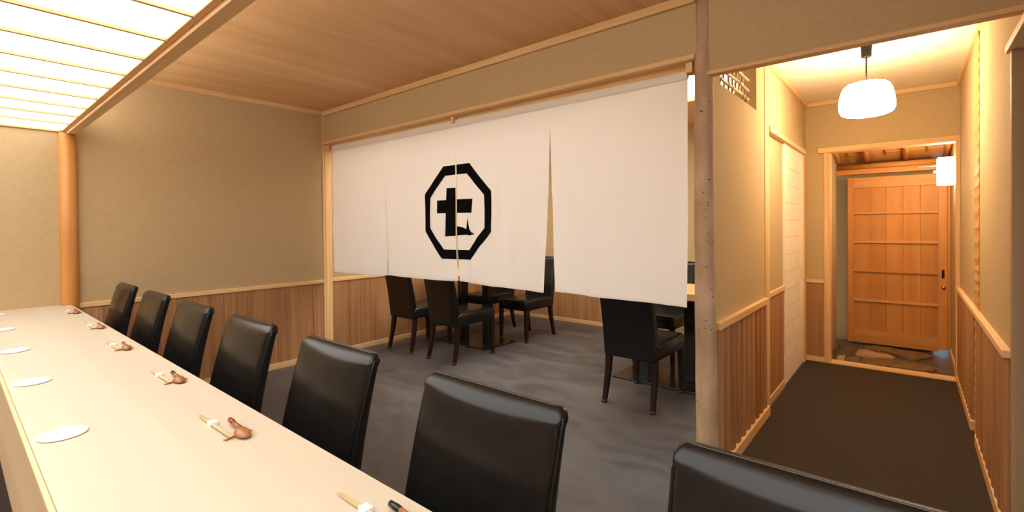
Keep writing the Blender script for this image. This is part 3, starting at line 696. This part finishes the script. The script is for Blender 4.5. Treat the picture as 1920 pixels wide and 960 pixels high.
# side doorway nearest the camera on the right
trim(XR-0.004, XR+0.13, 2.605, 2.640, 0, 1.905, 'greywood', 'jamb of the side doorway at the right edge')
trim(XR-0.016, XR+0.13, 1.55, 2.66, 1.905, 1.935, 'hinoki_y', 'head of the side doorway at the right edge')
struct(box('wall_right_over', XR, XR+0.12, 1.45, 2.64, 1.935, CEIL+0.05, 'plaster'), 'plaster above the side doorway')
struct(box('wall_right_near', XR, XR+0.12, 1.30, 1.55, 0, CEIL+0.05, 'plaster'), 'plaster pier of the side doorway')
struct(box('wall_side_return', XR+0.12, 2.2, 1.30, 1.42, 0, CEIL+0.05, 'plaster'), 'plaster return wall beside the side doorway')
struct(box('wall_side_room', XR+0.12, 2.2, 3.0, 3.1, 0, CEIL+0.05, 'plaster'), 'plaster wall inside the side room')
struct(box('ceiling_side_room', XR+0.12, 2.2, 1.30, 3.1, CEIL, CEIL+0.05, 'corridor_ceiling'), 'ceiling of the side room')
# shell behind the camera
struct(box('wall_kitchen', -4.5, 2.2, -2.3, -2.2, 0, 2.45, 'cedar_z'), 'panelled kitchen wall behind the viewer')
struct(box('wall_counter_end', 1.9, 2.0, -2.2, 1.30, 0, 2.45, 'plaster'), 'wall at the near end of the counter')
struct(box('ceiling_kitchen', -4.5, 2.2, -2.3, 0.535, 1.995, 2.06, 'corridor_ceiling'), 'ceiling over the kitchen side')

# ------------------------------------------------------------------ pendant and wall lantern
px, py = -0.207, 3.698
pt = thing('pendant_lamp', 'rounded white paper pendant lamp hanging in the corridor', 'lamp', (px, py, 0))
bm = bmesh.new(); ring_loft(bm, [[(q*math.cos(2*math.pi*k/20), q*math.sin(2*math.pi*k/20), z) for k in range(20)] for q, z in ((0.024, 2.288), (0.026, 2.290), (0.030, CEIL-0.004), (0.030, CEIL))]); link('canopy', bm, 'canopy', pt, True)
bm = bmesh.new(); tube(bm, [(0, 0, 2.127), (0, 0, 2.29)], 0.0042, 8); link('cord', bm, 'canopy', pt, True)
RP = [(0.02, 2.128), (0.07, 2.128), (0.100, 2.122), (0.122, 2.104), (0.135, 2.075), (0.143, 2.040), (0.148, 2.002), (0.147, 1.968), (0.136, 1.945), (0.108, 1.931), (0.06, 1.926), (0.02, 1.926)]
n = 48
bm = bmesh.new(); ring_loft(bm, [[(q*(1-0.05*(1-abs(math.sin(4*2*math.pi*k/n))))*math.cos(2*math.pi*k/n), q*(1-0.05*(1-abs(math.sin(4*2*math.pi*k/n))))*math.sin(2*math.pi*k/n), z) for k in range(n)] for q, z in RP[::-1]]); sh = link('lamp_shade', bm, 'pendant', pt, True)
for k in range(8):
    a = 2*math.pi*k/8; bm = bmesh.new(); tube(bm, [(q*0.953*math.cos(a), q*0.953*math.sin(a), z) for q, z in RP], 0.0016, 5); link('rib', bm, 'shade_rib', sh, True)
for k in (1, 3, 5, 7):
    a = 2*math.pi*k/8+0.3; bm = bmesh.new(); tube(bm, [(0.118*math.cos(a), 0.118*math.sin(a), 1.936), (0.137*math.cos(a), 0.137*math.sin(a), 1.950)], 0.0022, 5); link('clip', bm, 'vine', sh, True)
sc = thing('wall_lantern', 'white glowing box lantern on the right wall by the entrance door', 'lamp', (0.228, 5.52, 0))
box('lantern_shade', -0.050, 0.058, -0.072, 0.072, 1.578, 1.812, 'sconce', sc, 0.012)
box('backplate', 0.058, 0.072, -0.05, 0.05, 1.62, 1.77, 'hinoki_z', sc, 0.002)

# ------------------------------------------------------------------ things on the counter
ZC = 0.7602
for k, x in enumerate((-1.565, -2.186, -2.815, -3.470, -4.115)):
    bm = bmesh.new(); ring_loft(bm, [[(q*math.cos(2*math.pi*i/40), q*math.sin(2*math.pi*i/40), z) for i in range(40)] for q, z in ((0.040, 0.0), (0.046, 0.0015), (0.0465, 0.0035), (0.045, 0.0042), (0.042, 0.0036))])
    o = link('round_dish', bm, 'white', None, True, (x, 0.176, ZC))
    tag(o, ['nearest flat white round dish on the counter', 'second nearest flat white round dish on the counter', 'third nearest flat white round dish, cut by the left edge', 'fourth flat white round dish at the left edge', 'farthest white round dish, a sliver at the left edge'][k], 'dish', 'flat white dishes on the counter')

def spoon_mesh(bm, part):
    """wooden spoon lying face down: bowl at the origin, handle towards -x"""
    if part == 'bowl':
        rings = []; n = 20
        for q, z in ((0.2, 0.0205), (0.55, 0.0185), (0.8, 0.0135), (0.95, 0.007), (1.0, 0.002), (0.96, 0.0)):
            rings.append([(0.031*q*math.cos(2*math.pi*i/n)*(1.0 if math.cos(2*math.pi*i/n) > 0 else 1.12), 0.0170*q*math.sin(2*math.pi*i/n), z*0.66) for i in range(n)])
        ring_loft(bm, rings)
    elif part == 'handle':
        tube(bm, [(-0.024, 0, 0.0078), (-0.045, 0, 0.0085), (-0.066, 0.0, 0.0085)], [0.0066, 0.0052, 0.0056], 10)
    else:
        tube(bm, [(-0.066, 0, 0.0085), (-0.082, 0, 0.0083), (-0.098, 0, 0.0078), (-0.1015, 0, 0.0074)], [0.0057, 0.0064, 0.0058, 0.003], 10)
SET = [(-4.018, 0.470, 'brown_lacquer', 'farthest', 'plain brown'), (-3.330, 0.470, 'brown_lacquer', 'second farthest', 'plain brown'), (-2.690, 0.449, 'brown_lacquer', 'third farthest', 'reddish brown'),
       (-2.020, 0.453, 'black_lacquer', 'third nearest', 'black'), (-1.428, 0.422, 'red', 'second nearest', 'red'), (-0.806, 0.458, 'black_lacquer', 'nearest', 'black')]
for x, y, tip, wh, cl_ in SET:
    c = thing('chopsticks', '%s pair of wooden chopsticks with a white paper band on the counter' % wh, 'chopsticks', (x, y, ZC), 0, 'chopsticks on the counter')
    for dy_ in (-0.0021, 0.0021):
        bm = bmesh.new(); tube(bm, [(0.0, dy_, 0.0052), (0.11, dy_, 0.0062), (0.215, dy_*0.9, 0.0078)], [0.0014, 0.0022, 0.0017], 8); link('chopstick', bm, 'chopstick', c, True)
    box('paper_band', 0.072, 0.094, -0.0052, 0.0125, 0.0002, 0.0092, 'sleeve', c, 0.001)
    rs = thing('chopstick_rest', '%s thin gold twig rest under the chopsticks on the counter' % wh, 'chopstick rest', (x+0.204, y+0.019, ZC), 0, 'chopstick rests on the counter')
    bm = bmesh.new(); tube(bm, [(0.003, -0.032, 0.0026), (0, -0.014, 0.0024), (0.001, 0.008, 0.0026), (-0.002, 0.032, 0.0034)], [0.0022, 0.0026, 0.0022, 0.0018], 8); link('twig', bm, 'twig', rs, True)
    bm = bmesh.new(); tube(bm, [(-0.002, -0.020, 0.0026), (0.010, -0.030, 0.0030)], [0.002, 0.0014], 6); link('twig_fork', bm, 'twig', rs, True)
    sp = thing('wooden_spoon', '%s wooden spoon lying face down, %s handle tip' % (wh, cl_), 'spoon', (x+0.212, y+0.026, ZC+0.0045), math.radians(-4), 'wooden spoons on the counter')
    for part, mt in (('bowl', 'spoon'), ('handle', 'spoon'), ('handle_tip', tip)):
        bm = bmesh.new(); spoon_mesh(bm, part.replace('handle_tip', 'tip')); o = link(part, bm, mt, sp, True)
